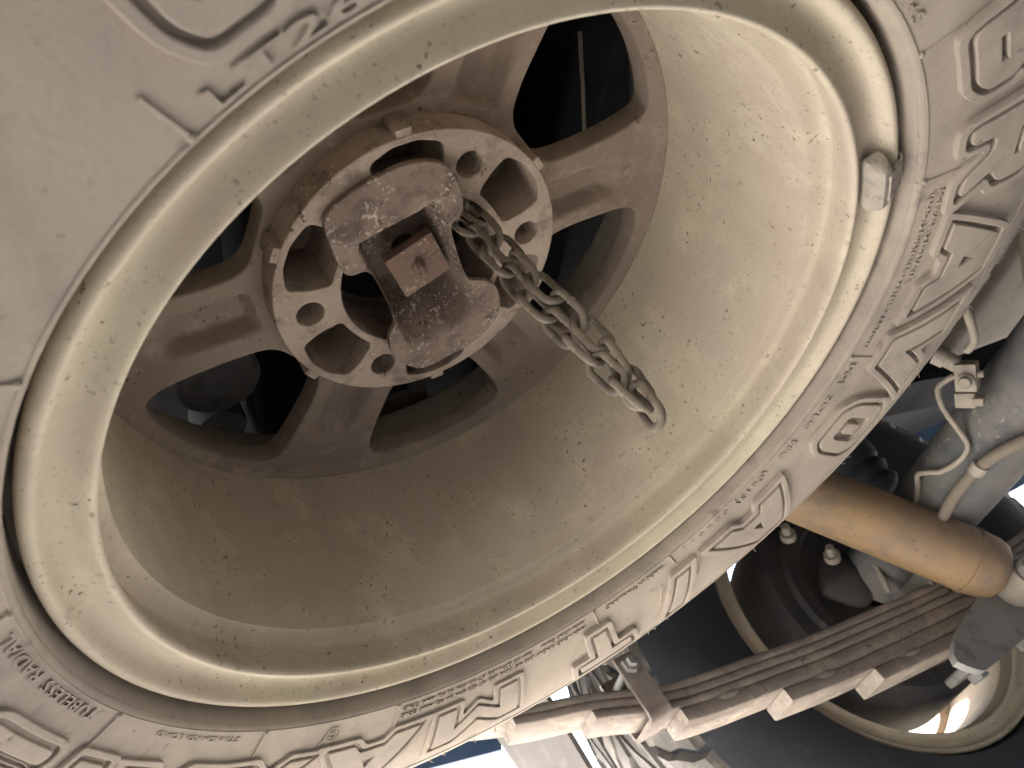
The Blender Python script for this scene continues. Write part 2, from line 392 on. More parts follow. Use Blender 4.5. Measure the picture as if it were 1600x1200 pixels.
def pad_mesh():
    loops = [circle(.0893, 128), circle(.0505, 72)]
    for k in range(6):
        loops.append(chaikin([polar(r, 18 + 60 * k + d) for r, d in PKT], 2, 0.16))
        loops.append(circle(.0080, 28, polar(.0698, -12 + 60 * k)))
    me = curve_mesh(loops, 0.0190, 0.0009, 2)
    for v in me.vertices: v.co.z += .1550
    me.materials.append(M_PAD)
    return me

RIM = rim_mesh(); DISC = disc_mesh(); PAD = pad_mesh()
for q, a_ in ((RIM, 50), (DISC, 40), (PAD, 40)):
    q.polygons.foreach_set('use_smooth', [True] * len(q.polygons)); q.set_sharp_from_angle(angle=R(a_))

# ------------------------------------------------------------------ tread blocks
def tread_block_mesh(name, y0, y1, da, skew, m, r0=.380, r1=.3955):
    """one tread block: along the axis y0..y1 (local z), angular half width da, skew across"""
    bm = bmesh.new()
    vs = []
    n = 4
    for (rr, sh) in ((r0, 0.0), (r1, 0.0022)):
        lay = []
        for i in range(n + 1):
            t = i / n; z = y0 + sh + (y1 - y0 - 2 * sh) * t
            zz = (z - .107)
            rad = rr - 0.9 * zz * zz
            aa = da - sh / r1
            notch = 0.25 * da if i % 2 else 0
            c = skew * (t - .5)
            lay.append((z, rad, c - aa + notch, c + aa - notch * .6))
        vs.append(lay)
    def P(z, rad, a): return bm.verts.new((rad * math.cos(a), rad * math.sin(a), z))
    B = [[P(z, rad, a0) for z, rad, a0, a1 in vs[0]], [P(z, rad, a1) for z, rad, a0, a1 in vs[0]]]
    T = [[P(z, rad, a0) for z, rad, a0, a1 in vs[1]], [P(z, rad, a1) for z, rad, a0, a1 in vs[1]]]
    for i in range(n):
        bm.faces.new((T[0][i], T[0][i + 1], T[1][i + 1], T[1][i]))
        bm.faces.new((B[0][i], B[0][i + 1], T[0][i + 1], T[0][i]))
        bm.faces.new((B[1][i], B[1][i + 1], T[1][i + 1], T[1][i]))
    bm.faces.new((B[0][0], T[0][0], T[1][0], B[1][0])); bm.faces.new((B[0][-1], T[0][-1], T[1][-1], B[1][-1]))
    bmesh.ops.recalc_face_normals(bm, faces=bm.faces)
    me = bpy.data.meshes.new(name); bm.to_mesh(me); bm.free(); me.materials.append(m); return me
ROWS = [(-.002, .038, 46, .5, .10), (.043, .080, 46, 0.0, .22), (.085, .129, 46, .5, -.16), (.134, .171, 46, 0.0, .22), (.176, .216, 46, .5, -.10)]
def shoulder_fix(me):
    for v in me.vertices:      # wrap the outer rows over the shoulder
        z = v.co.z
        e = max(.036 - z, z - (ZW - .036), 0)
        r = math.hypot(v.co.x, v.co.y); k = 1 - (e * e * 14) / r
        v.co.x *= k; v.co.y *= k
    return me

# ------------------------------------------------------------------ big sidewall letters (own block outlines, width x height in a 1 x 1 cell)
GL = {
 'B': ([(0, 0), (.82, 0), (1, .12), (1, .40), (.90, .5), (1, .6), (1, .88), (.86, 1), (0, 1)], [[(.24, .18), (.76, .18), (.76, .40), (.24, .40)], [(.24, .60), (.76, .60), (.76, .82), (.24, .82)]]),
 'R': ([(0, 0), (.26, 0), (.26, .32), (.48, .32), (.74, 0), (1.04, 0), (.76, .36), (1, .48), (1, .86), (.86, 1), (0, 1)], [[(.26, .54), (.76, .54), (.76, .80), (.26, .80)]]),
 'A': ([(-.06, 0), (.26, 0), (.36, .20), (.66, .20), (.76, 0), (1.08, 0), (.70, 1), (.32, 1)], [[(.43, .42), (.60, .42), (.52, .72)]]),
 'V': ([(.30, 0), (.70, 0), (1.08, 1), (.74, 1), (.50, .38), (.28, 1), (-.06, 1)], []),
 'O': ([(.16, 0), (.84, 0), (1, .2), (1, .8), (.84, 1), (.16, 1), (0, .8), (0, .2)], [[(.26, .22), (.74, .22), (.74, .78), (.26, .78)]]),
 '/': ([(.0, 0), (.35, 0), (1.0, 1), (.65, 1)], []),
 'T': ([(.36, 0), (.66, 0), (.66, .74), (1.05, .74), (1.05, 1), (-.05, 1), (-.05, .74), (.36, .74)], []),
 'M': ([(0, 0), (.22, 0), (.22, .6), (.5, .18), (.78, .6), (.78, 0), (1, 0), (1, 1), (.78, 1), (.5, .52), (.22, 1), (0, 1)], []),
 'X': ([(-.04, 0), (.26, 0), (.5, .34), (.74, 0), (1.04, 0), (.66, .5), (1.04, 1), (.74, 1), (.5, .66), (.26, 1), (-.04, 1), (.34, .5)], []),
 'I': ([(0, 0), (1, 0), (1, 1), (0, 1)], []),
 'S': ([(0, 0), (.86, 0), (1, .14), (1, .5), (.86, .6), (.26, .6), (.26, .78), (1, .78), (1, 1), (.14, 1), (0, .86), (0, .5), (.14, .4), (.74, .4), (.74, .22), (0, .22)], []),
}
def offset_loop(pts, d):
    n = len(pts); area = sum(pts[i][0] * pts[(i + 1) % n][1] - pts[(i + 1) % n][0] * pts[i][1] for i in range(n))
    s = 1 if area > 0 else -1
    out = []
    for i in range(n):
        p0 = Vector(pts[i - 1]); p1 = Vector(pts[i]); p2 = Vector(pts[(i + 1) % n])
        e1 = (p1 - p0).normalized(); e2 = (p2 - p1).normalized()
        n1 = Vector((e1.y, -e1.x)) * s; n2 = Vector((e2.y, -e2.x)) * s
        m_ = n1 + n2
        if m_.length < 1e-6: m_ = n1
        m_.normalize(); k = d / max(0.45, m_.dot(n1))
        out.append(tuple(p1 + m_ * k))
    return out
def round_corners(pts, rad, seg=3):
    out = []; n = len(pts)
    for i in range(n):
        p0 = Vector(pts[i - 1]); p1 = Vector(pts[i]); p2 = Vector(pts[(i + 1) % n])
        a = (p0 - p1); b = (p2 - p1)
        r = min(rad, a.length * .4, b.length * .4)
        A = p1 + a.normalized() * r; B = p1 + b.normalized() * r
        for k in range(seg + 1):
            t = k / seg; q = A * (1 - t) ** 2 + p1 * 2 * t * (1 - t) + B * t * t; out.append(tuple(q))
    return out
RREF = .270
def bend_mesh(me, a0, rbase, step, h0):
    """flat mesh (x along the arc in metres at RREF, y outwards, z height) -> onto the sidewall; text runs with increasing angle, tops outwards"""
    bm = bmesh.new(); bm.from_mesh(me); bpy.data.meshes.remove(me)
    xs = [v.co.x for v in bm.verts]; ys = [v.co.y for v in bm.verts]
    if step: grid_cut(bm, step, min(xs), max(xs), min(ys), max(ys))
    for v in bm.verts:
        r = rbase + v.co.y; a = a0 + v.co.x / RREF
        v.co = side_point(r, a, v.co.z + h0)
    bmesh.ops.recalc_face_normals(bm, faces=bm.faces)
    me = bpy.data.meshes.new('lettering'); bm.to_mesh(me); bm.free(); return me
def big_letter(ch, d0, d1, r0, r1, parent, shear=0.0, border=.0042, hgt=.0036, label=None):
    outer, holes = GL[ch]
    W = R(d1 - d0) * RREF; H = r1 - r0
    tf = lambda pts: [(x * W + (y - .5) * shear * H, y * H) for x, y in pts]
    rad = .0065 if ch in 'BROS' else .0010
    G = tf(outer)
    loops = [round_corners(offset_loop(G, border + .0027), rad * 1.3 + .0015), round_corners(offset_loop(G, .0027), rad * 1.1 + .0005), round_corners(G, rad)]
    for h in holes:
        hp = tf(h); cx_ = sum(p[0] for p in hp) / len(hp); cy_ = sum(p[1] for p in hp) / len(hp)
        if ch == 'O':
            loops.append(round_corners(hp, .004))
            loops.append(round_corners([(cx_ + (x - cx_) * .45, cy_ + (y - cy_) * .55) for x, y in hp], .0015))
        elif len(hp) == 4:
            xs_ = [p[0] for p in hp]; w2 = (max(xs_) - min(xs_)) * .36
            loops.append([(cx_ - w2, cy_ - .0014), (cx_ + w2, cy_ - .0014), (cx_ + w2, cy_ + .0014), (cx_ - w2, cy_ + .0014)])
        else:
            loops.append([(cx_ + (x - cx_) * .8, cy_ + (y - cy_) * .8) for x, y in hp])
    me = curve_mesh(loops, .0033, .0006, 1)
    me = bend_mesh(me, R(d0), r0, .006, hgt - .0039)
    o = mesh_obj('letter', me, M_SIDE, parent, angle=30)
    if label: o['label'] = label
    return o
def small_text(txt, d0, d1, rbase, size, parent, hgt=.0010, name='sidewall_text', flip=False, spacing=1.0):
    cu = bpy.data.curves.new('text', 'FONT'); cu.body = txt; cu.size = size; cu.extrude = .0011; cu.space_character = spacing
    cu.offset = size * 0.010; cu.resolution_u = 2
    me = eval_mesh(cu)
    xs = [v.co.x for v in me.vertices]; lo, hi = min(xs), max(xs)
    k = R(d1 - d0) * RREF / (hi - lo)
    for v in me.vertices: v.co.x = (v.co.x - lo) * k
    me = bend_mesh(me, R(d0), rbase, 0, hgt - .0011)
    return mesh_obj(name, me, M_SIDE, parent, smooth=False)
def mould_line(d, r0, r1, parent, wdt=.0010, h=.0009, d1=None, dot=True):
    bm = bmesh.new(); n = 10
    d1 = d if d1 is None else d1
    rows = []
    for i in range(n + 1):
        t = i / n; r = r0 + (r1 - r0) * t; a = R(d + (d1 - d) * t); da = wdt / r
        rows.append([bm.verts.new(side_point(r, a - da, -.0006)), bm.verts.new(side_point(r, a - da * .45, h)), bm.verts.new(side_point(r, a + da * .45, h)), bm.verts.new(side_point(r, a + da, -.0006))])
    for A, B in zip(rows, rows[1:]):
        for k in range(3): bm.faces.new((A[k], A[k + 1], B[k + 1], B[k]))
    bm.faces.new(rows[0]); bm.faces.new(rows[-1])
    if dot:
        c = side_point(r0 + .0008, R(d), 0)
        bmesh.ops.create_uvsphere(bm, u_segments=10, v_segments=6, radius=.0017, matrix=Matrix.Translation(c))
    bmesh.ops.recalc_face_normals(bm, faces=bm.faces)
    return bm_obj('mould_line', bm, M_SIDE, parent, angle=25)
def ring_rib(r, wdt, h, parent, name='sidewall_rib'):
    prof = []
    for (dr, hh) in ((-wdt, -.0006), (-wdt * .4, h), (wdt * .4, h), (wdt, -.0006)):
        x = side_point(r + dr, 0, hh); prof.append((x[0], x[2]))
    return bm_obj(name, lathe_bm(prof, 224), M_SIDE, parent)

# ------------------------------------------------------------------ spare wheel
spare = tag(empty('spare_wheel'), 'dusty spare wheel hanging flat under the truck, hollow inner side facing down', 'wheel')
tyre = mesh_obj('tyre', tyre_mesh('tyre', M_SIDE), M_SIDE, spare, angle=60)
rim = link(bpy.data.objects.new('rim', RIM), spare)
disc = link(bpy.data.objects.new('spoke_disc', DISC), spare)
pad = link(bpy.data.objects.new('hub_pad', PAD), spare)
web = lathe_bm([(.0495, .1752), (.0880, .1752), (.0880, .1790), (.0495, .1790)], 64, closed=True)
bm_obj('hub_web', web, M_DISC, pad)
for k in range(6):
    a = R(18 + 60 * k)
    b_ = box_bm(.0860, .0932, -.0046, .0046, .1355, .1520, .0010, 2)
    bmesh.ops.rotate(b_, verts=b_.verts, cent=(0, 0, 0), matrix=Matrix.Rotation(a, 3, 'Z'))
    bm_obj('casting_lug', b_, M_PAD, pad)

ring_rib(.2272, .0005, .0005, tyre)
ring_rib(.3080, .0006, .0005, tyre)
for ch, a, b, sh in (('B', -50.2, -40.8, 0), ('R', -35.6, -25.0, 0), ('A', -19.6, -6.4, 0), ('V', -4.0, 8.6, 0), ('O', 12.4, 21.8, 0), ('A', 31.0, 44.0, 0), ('/', 50.5, 57.5, 0), ('T', 64.8, 73.0, 0)):
    big_letter(ch, a, b, .2470 if ch in 'BR' else .2505, .2890, tyre)
for ch, a, b in (('M', 84.5, 98.5), ('A', 102.5, 116.0), ('X', 120.0, 132.0), ('X', 135.5, 147.5), ('I', 151.5, 155.0), ('S', 159.0, 170.0)):
    big_letter(ch, a, b, .2500, .2860, tyre, border=.0034, hgt=.0020)
big_letter('O', -126.8, -121.0, .2460, .2860, tyre, border=.0040, hgt=.0024)
small_text('LT265/75R16', -128.6, -97, .2292, .0096, tyre, .0012)
small_text('TREAD : 2 POLYESTER + 2 STEEL + 1 NYLON', -27.0, 1.5, .2325, .0036, tyre)
small_text('SIDEWALL : 2 POLYESTER', -27.0, -10.5, .2375, .0036, tyre)
small_text('DOT', 5.0, 9.6, .2310, .0060, tyre)
small_text('2OLG', 11.6, 19.0, .2310, .0060, tyre)
small_text('BBC', 21.6, 25.6, .2310, .0060, tyre)
small_text('(0613)', 28.8, 36.8, .2305, .0066, tyre)
small_text('0 8 8 0 1 1', 38.5, 48.8, .2305, .0050, tyre, .0005)
small_text('MADE IN THAILAND', 53.6, 66.2, .2310, .0046, tyre)
small_text('MAX. LOAD DUAL     1260 KG (2778 LBS) AT 550 KPA (80 PSI) MAX. COLD', 70.6, 105.6, .2310, .0038, tyre)
small_text('MAX. LOAD SINGLE 1380 KG (3042 LBS) AT 550 KPA (80 PSI) MAX. COLD', 70.8, 105.8, .2365, .0038, tyre)
small_text('TUBELESS', 158.8, 168.6, .2295, .0072, tyre, .0009)
small_text('RADIAL', 170.0, 178.2, .2295, .0072, tyre, .0009)
small_text('STANDARD LOAD', 134, 148, .2300, .0040, tyre, .0005)
small_text('M+S', -62.0, -56.6, .2290, .0068, tyre, .0009)
# round maker's emblem with a slanted tail
em = bmesh.new()
ca = R(117.6); cr = .2365
def emb(x, y, h): return side_point(cr + y, ca + x / cr, h)
for r0, r1, a0, a1 in ((.0042, .0050, 25, 345), (.0022, .0030, 20, 300)):
    n = 22; rows = []
    for i in range(n + 1):
        a = R(a0 + (a1 - a0) * i / n)
        rows.append([em.verts.new(emb(rr * math.cos(a), rr * math.sin(a), hh)) for rr, hh in ((r0, -.0005), (r0, .0007), (r1, .0007), (r1, -.0005))])
    for A, B in zip(rows, rows[1:]):
        for k in range(3): em.faces.new((A[k], A[k + 1], B[k + 1], B[k]))
for x0, y0, x1, y1 in ((-.002, -.001, .0045, -.001), (.003, -.003, .0085, .0085)):
    d = Vector((x1 - x0, y1 - y0)).normalized(); nn = Vector((-d.y, d.x)) * .0004
    q = [(x0 + nn.x, y0 + nn.y), (x1 + nn.x, y1 + nn.y), (x1 - nn.x, y1 - nn.y), (x0 - nn.x, y0 - nn.y)]
    lo = [em.verts.new(emb(x, y, -.0005)) for x, y in q]; hi = [em.verts.new(emb(x, y, .0007)) for x, y in q]
    em.faces.new(hi)
    for k in range(4): em.faces.new((lo[k], lo[(k + 1) % 4], hi[(k + 1) % 4], hi[k]))
bmesh.ops.recalc_face_normals(em, faces=em.faces)
bm_obj('sidewall_emblem', em, M_SIDE, tyre, angle=30)
for d, r1 in ((-130.8, .246), (-51.6, .246), (-29.4, .246), (3.6, .247), (51.6, .239), (68.4, .247), (106.6, .246), (130.0, .243), (155.6, .247), (-152.6, .234), (-179.2, .233), (-100, .244), (-75, .244)):
    mould_line(d, .2275, r1, tyre)
for k in range(3):                         # tapering decorative ribs near the fitting letters
    mould_line(47.5 + 4.2 * k, .2500, .2700 + .004 * k, tyre, .0008, .0007, 50.0 + 4.2 * k, dot=False)
# fine knurled ring next to the rim
kn = bmesh.new()
for k in range(720):
    a = 2 * math.pi * k / 720; da = .00042 / .2245
    q = [kn.verts.new(side_point(r, a + s * da, h)) for (r, s, h) in ((.2245, -1, .00005), (.2245, 1, .00005), (.2272, 1, .00005), (.2272, -1, .00005))]
    t = kn.verts.new(side_point(.2245, a, .0004)); t2 = kn.verts.new(side_point(.2272, a, .0004))
    kn.faces.new((q[0], t, t2, q[3])); kn.faces.new((t, q[1], q[2], t2))
o = bm_obj('knurled_ring', kn, M_SIDE, tyre, smooth=False); o['kind'] = 'stuff'
# moulding hairs along the shoulder
hb = bmesh.new()
for k in range(150):
    a = random.uniform(0, 2 * math.pi); r = random.uniform(.318, .372)
    p0 = Vector(side_point(r, a, 0)); L_ = random.uniform(.0012, .0042); p1 = Vector(side_point(r + random.uniform(-.002, .002), a + random.uniform(-.008, .008), L_))
    tube_bm([p0, (p0 + p1) / 2, p1], [.00045, .0004, .0003], 5, bm=hb)
o = bm_obj('moulding_hairs', hb, M_SIDE, tyre); o['kind'] = 'stuff'
# tread of the spare: out of sight in the photograph, so joined
tb = bmesh.new()
for (y0, y1, n, ph, sk) in ROWS:
    me = shoulder_fix(tread_block_mesh('block', y0, y1, math.pi / n * .87, sk, M_TREAD))
    for k in range(n):
        s0 = len(tb.verts); tb.from_mesh(me); tb.verts.ensure_lookup_table()
        bmesh.ops.rotate(tb, verts=tb.verts[s0:], cent=(0, 0, 0), matrix=Matrix.Rotation(2 * math.pi * (k + ph) / n, 3, 'Z'))
    bpy.data.meshes.remove(me)
o = bm_obj('tread_blocks', tb, M_TREAD, tyre, smooth=False); o['kind'] = 'stuff'

# balance weight clipped over the flange
wb = bmesh.new(); rows = []
n = 16
sec = [(.2015, .0075), (.2005, .0025), (.2012, -.0020), (.2050, -.0058), (.2092, -.0052), (.2112, -.0015), (.2110, .0050)]
for i in range(n + 1):
    t = i / n; a = R(-36.8 + 9.6 * t); k = 1 - max(0, abs(t - .5) - .40) * 4.5
    rows.append([wb.verts.new(((.2060 + (r - .2060) * (k * .5 + .5)) * math.cos(a), (.2060 + (r - .2060) * (k * .5 + .5)) * math.sin(a), .0035 + (z - .0035) * k)) for r, z in sec])
for A, B in zip(rows, rows[1:]):
    for k in range(len(sec) - 1): wb.faces.new((A[k], A[k + 1], B[k + 1], B[k]))
wb.faces.new(rows[0]); wb.faces.new(rows[-1]); bmesh.ops.recalc_face_normals(wb, faces=wb.faces)
wt = bm_obj('balance_weight', wb, M_LEAD, spare, angle=50); wt['label'] = 'small grey lead balance weight on the flange'
cb = bmesh.new(); rows = []
sec = [(.2080, -.0066), (.2115, -.0050), (.2150, -.0026), (.2195, -.0018), (.2214, .0002), (.2219, .0060), (.2211, .0060), (.2204, .0012), (.2188, -.0008), (.2152, -.0015), (.2112, -.0038), (.2078, -.0054)]
for i in range(7):
    a = R(-34.2 + 4.8 * i / 6); rows.append([cb.verts.new((r * math.cos(a), r * math.sin(a), z)) for r, z in sec])
for A, B in zip(rows, rows[1:]):
    for k in range(len(sec)): cb.faces.new((A[k], A[(k + 1) % len(sec)], B[(k + 1) % len(sec)], B[k]))
cb.faces.new(rows[0]); cb.faces.new(rows[-1]); bmesh.ops.recalc_face_normals(cb, faces=cb.faces)
bm_obj('clip', cb, M_LEAD, wt, angle=40)

# ------------------------------------------------------------------ carrier plate that holds the wheel up
carrier = tag(empty('wheel_carrier', (0, 0, .131)), 'rusty dished carrier plate with square block across the spare wheel hub', 'carrier plate')
OUT = [(-66.3, -51.5), (-63.7, -58.4), (-54.6, -65.5), (-41.5, -73.6), (-22.7, -79.5), (-5.7, -79.5), (3.8, -73.3), (11.4, -55.6), (12.1, -44.4), (4.7, -40.8),
       (11.0, -24.0), (18.9, -5.4), (23.2, 1.), (33.9, 2.4), (43.9, 9.4), (50., 28.8), (44.4, 46.1), (25.6, 58.), (2.8, 66.4), (-11.9, 59.6), (-24.9, 43.2), (-27.4, 28.5),
       (-21.4, 20.5), (-29., 1.9), (-39., -17.), (-43.5, -20.4), (-50.7, -17.8), (-56.5, -21.5), (-62.2, -38.6)]
CX, CY = -187.98, -275.03
kf = (.131 + .20475) / (.122 + .20475)
OUT = [((CX + (x - CX) * kf) / 1000, (CY + (y - CY) * kf) / 1000) for x, y in OUT]
me = curve_mesh([chaikin(OUT, 2)], .0013, .0008, 2)
bm = bmesh.new(); bm.from_mesh(me); bpy.data.meshes.remove(me)
bmesh.ops.remove_doubles(bm, verts=bm.verts, dist=1e-6)
grid_cut(bm, .0024, -.075, .075, -.085, .085)
ux, uy = .41, .912
for v in bm.verts:
    x, y, z = v.co
    u = x * ux + y * uy; vv = x * uy - y * ux
    lo = 1 - sstep(.039, .047, -u); hi = 1 - sstep(.016, .050, u)
    side = sstep(-.0285, -.0225, vv) * (1 - sstep(.0165, .0225, vv))
    dz = .0340 * (lo if u < 0 else hi) * side
    lip = .0022 * sstep(.05, .075, abs(u))
    wob = .0006 * math.sin(x * 170 + 1) * math.cos(y * 140)
    v.co.z = z + dz + lip + wob
bmesh.ops.recalc_face_normals(bm, faces=bm.faces)
bm_obj('plate', bm, M_PLATE, carrier, angle=55)
b_ = box_bm(-.0160, .0160, -.0165, .0165, .0105, .0170, .0007, 2)
bmesh.ops.rotate(b_, verts=b_.verts, cent=(0, 0, 0), matrix=Matrix.Rotation(R(-29), 3, 'Z'))
blk = bm_obj('square_block', b_, M_BLOCK, carrier)
b_ = tube_bm([(0, 0, .0165), (0, 0, .0365)], .0085, 20); bm_obj('dark_shade_stem', b_, M_DRUM, blk)  # narrow dark stem added to imitate the shade beside the block
b_ = tube_bm(spline([(-.0015, -.0050, .0120), (-.0010, -.0030, .0075), (.0005, .0000, .0058), (.0022, .0035, .0070), (.0030, .0062, .0115)], 5), .0021, 10)
bm_obj('bent_pin', b_, M_BLOCK, blk)
b_ = bmesh.new(); lathe_bm([(.0003, .0086), (.0034, .0086), (.0046, .0096), (.0048, .0108)], 16, bm=b_); bm_obj('pin_boss', b_, M_BLOCK, blk)

# ------------------------------------------------------------------ hoist chain, a doubled strand hanging straight down
chain = tag(empty('hoist_chain', (.0235, -.0320, .15)), 'doubled length of dusty steel chain hanging from the wheel hub', 'chain')
chain.rotation_euler = (R(-.5), R(-2.2), 0)
def link_mesh():
    hl, hw, rw = .0120, .0057, .0020
    pts = []
    for k in range(9):
        a = R(-90 + 180 * k / 8); pts.append((hl - hw + hw * math.cos(a), hw * math.sin(a), 0))
    for k in range(9):
        a = R(90 + 180 * k / 8); pts.append((-(hl - hw) + hw * math.cos(a), hw * math.sin(a), 0))
    full = []
    for i, p in enumerate(pts):
        full.append(p)
        q = pts[(i + 1) % len(pts)]
        if (Vector(p) - Vector(q)).length > .006:
            for t in (.25, .5, .75): full.append(tuple(Vector(p).lerp(Vector(q), t)))
    bm = tube_bm(full, rw, 12, closed=True)
    # weld bead on one side
    bmesh.ops.create_uvsphere(bm, u_segments=10, v_segments=6, radius=.0024, matrix=Matrix.Translation((0, hw, 0)) @ Matrix.Diagonal((.8, 1, 1, 1)))
    me = bpy.data.meshes.new('link'); bm.to_mesh(me); bm.free(); me.materials.append(M_CHAIN)
    me.polygons.foreach_set('use_smooth', [True] * len(me.polygons)); return me
LK = link_mesh()
sd = Vector((.72, -.70, 0))
pitch = .0196; top, n_str = .016, 10
side2 = Vector((.70, .71, 0))
def put_link(A, B, roll):
    d = (B - A).normalized(); ref = sd if abs(d.dot(sd)) < .8 else Vector((0, 0, 1))
    y = (ref - d * ref.dot(d)).normalized(); z = d.cross(y)
    o = link(bpy.data.objects.new('link', LK), chain)
    o.matrix_local = Matrix.Translation((A + B) / 2) @ (Matrix((d, y, z)).transposed() @ Matrix.Rotation(R(roll), 3, 'X')).to_4x4()
bottom = Vector((0, 0, top - n_str * pitch + .004))
for sg, ph in ((1, 0.0), (-1, 2.1)):
    pts = []
    for i in range(n_str + 1):
        f = min(1.0, (n_str - i) / 2.2 + .18)
        pts.append(Vector((0, 0, top - .003 * (sg < 0) - i * pitch + (.004 if i == n_str else 0))) + sd * sg * (.0044 * f + .0009 * math.sin(i * 1.1 + ph)) + side2 * .0017 * math.sin(i * .9 + ph))
    for i in range(n_str):
        put_link(pts[i], pts[i + 1], 40 + (90 if i % 2 else 0) + random.uniform(-9, 9) + 2.0 * sg * i)
put_link(bottom + Vector((.001, .0, .006)), bottom + Vector((-.001, .001, -.0135)), 38)

# ------------------------------------------------------------------ rear wheel on the truck
RWX, RWZ, RWY = .655, .006, .570
rear = tag(empty('road_wheel', (RWX, RWY, RWZ)), 'rear road wheel standing on the ground beyond the leaf spring, tread sunlit', 'wheel')
rear.rotation_euler = (R(-90), 0, 0)
tyre2 = mesh_obj('tyre', tyre_mesh('rear_tyre', M_DARKRUB, 160), M_DARKRUB, rear, angle=60)
link(bpy.data.objects.new('rim', RIM), rear)
link(bpy.data.objects.new('spoke_disc', DISC), rear)
link(bpy.data.objects.new('hub_pad', PAD), rear)
for (y0, y1, n, ph, sk) in ROWS:
    me = shoulder_fix(tread_block_mesh('tread_block', y0, y1, math.pi / n * .87, sk, M_TREAD))
    for k in range(n):
        o = link(bpy.data.objects.new('tread_block', me), tyre2)
        o.rotation_euler = (0, 0, 2 * math.pi * (k + ph) / n)

# ------------------------------------------------------------------ rear axle, drum, spring, shock and pipes
axle = tag(empty('rear_axle', (RWX, .3, RWZ)), 'grey dusty rear axle tube swelling into its tan centre housing', 'axle')
ia = Matrix.Translation((-RWX, -.3, -RWZ))
def ax_part(name, b, m, parent=None, angle=40):
    o = bm_obj(name, b, m, parent or axle, angle=angle)
    if parent is None: o.matrix_parent_inverse = ia
    return o
b_ = lathe_bm([(.0405, .545), (.046, .54), (.046, .43), (.047, .30), (.0484, .118)], 64, axis='Y', off=(RWX, 0, RWZ)); ax_part('axle_tube', b_, M_AXLE)
b_ = lathe_bm(smooth_prof([(.0480, .122), (.053, .115), (.072, .090), (.098, .050), (.115, .01), (.122, -.05), (.105, -.12), (.08, -.20), (.05, -.26), (.048, -.55)], 4), 72, axis='Y', off=(RWX, 0, RWZ)); ax_part('differential_housing', b_, M_HOUSING)

drum = tag(empty('brake_drum', (RWX, .56, RWZ)), 'dark brake backing plate and drum inside the rear wheel', 'brake drum')
idr = Matrix.Translation((-RWX, -.56, -RWZ))
def dr_part(name, b, m, angle=40):
    o = bm_obj(name, b, m, drum, angle=angle); o.matrix_parent_inverse = idr; return o
b_ = lathe_bm([(.042, .556), (.10, .556), (.104, .548), (.122, .548), (.126, .556), (.146, .558), (.152, .566), (.158, .575), (.160, .66), (.152, .668), (.04, .668)], 96, axis='Y', off=(RWX, 0, RWZ)); dr_part('backing_plate', b_, M_DRUM)
def lump(c, r, sy, m, name):
    b = bmesh.new(); bmesh.ops.create_icosphere(b, subdivisions=3, radius=r)
    for v in b.verts:
        v.co = Vector((v.co.x * 1.25, v.co.y * sy, v.co.z)) * (1 + .06 * math.sin(v.co.x * 160 + 2) + .05 * math.cos(v.co.z * 190))
    bmesh.ops.translate(b, verts=b.verts, vec=c); return dr_part(name, b, m)
lump((.612, .545, .020), .036, .7, M_DRUM, 'wheel_cylinder')
for c in ((.598, .525, .046), (.575, .535, .100), (.640, .52, .022)):
    d_ = Vector((-.35, -.75, .35)).normalized()
    b_ = tube_bm([Vector(c), Vector(c) + d_ * .010, Vector(c) + d_ * .0101, Vector(c) + d_ * .024], [.0105, .0105, .006, .0055], 10)
    dr_part('bleed_screw', b_, M_FITTING)
pk = bm_obj('brake_cable', tube_bm(spline([(.600, .500, .115), (.612, .505, .080), (.628, .50, .055), (.622, .495, .025), (.607, .490, -.004), (.600, .495, -.03)], 6), .0038, 10), M_FITTING)
tag(pk, 'thin pale cable curving in front of the brake backing plate', 'cable')

spring = tag(empty('leaf_spring', (.70, .47, -.09)), 'stack of stepped brown steel leaves running below the axle', 'leaf spring')
isp = Matrix.Translation((-.70, -.47, .09))
LTAB = smooth_prof([(-.12, .095), (-.02, .045), (.08, .006), (.155, -.014), (.234, -.041), (.341, -.057), (.45, -.070), (.70, -.086), (.95, -.070), (1.2, -.03), (1.46, .03)], 6)
def leaf_z(x): return interp(x, LTAB)          # underside of the third leaf
for i, (x0, x1, zo, th) in enumerate(((-.10, 1.45, .0180, .0086), (.078, 1.34, .0092, .0086), (.150, 1.24, 0, .0086), (.230, 1.14, -.0146, .0140), (.341, 1.04, -.0292, .0140), (.450, .96, -.0438, .0140))):
    b_ = bmesh.new(); rings = []; n = 60
    y0, y1 = .440, .486
    for k in range(n + 1):
        x = x0 + (x1 - x0) * k / n
        zb = leaf_z(x) + zo; zt = zb + th
        c = .0014
        if k == 0: x -= .0
        sec = ((y0, zb + c), (y0 + c, zb), (y1 - c, zb), (y1, zb + c), (y1, zt - c), (y1 - c, zt), (y0 + c, zt), (y0, zt - c))
        rings.append([b_.verts.new((x, y, z)) for y, z in sec])
    for A, B in zip(rings, rings[1:]):
        for k in range(8): b_.faces.new((A[k], A[(k + 1) % 8], B[(k + 1) % 8], B[k]))
    b_.faces.new(rings[0]); b_.faces.new(rings[-1]); bmesh.ops.recalc_face_normals(b_, faces=b_.faces)
    o = bm_obj('leaf', b_, M_SPRING, spring, angle=50); o.matrix_parent_inverse = isp
    if i >= 3:      # pressed dimple boss on the side of each helper leaf near its tip
        bx_ = x0 + .055; bz = leaf_z(bx_) + zo + th * .95
        b_ = bmesh.new(); bmesh.ops.create_icosphere(b_, subdivisions=3, radius=1)
        for v in b_.verts: v.co = (bx_ + v.co.x * .022, y0 + .006 + v.co.y * .0072, bz + v.co.z * .0065 - (v.co.x * .022) * .12)
        o = bm_obj('leaf_boss', b_, M_SPRING, spring); o.matrix_parent_inverse = isp
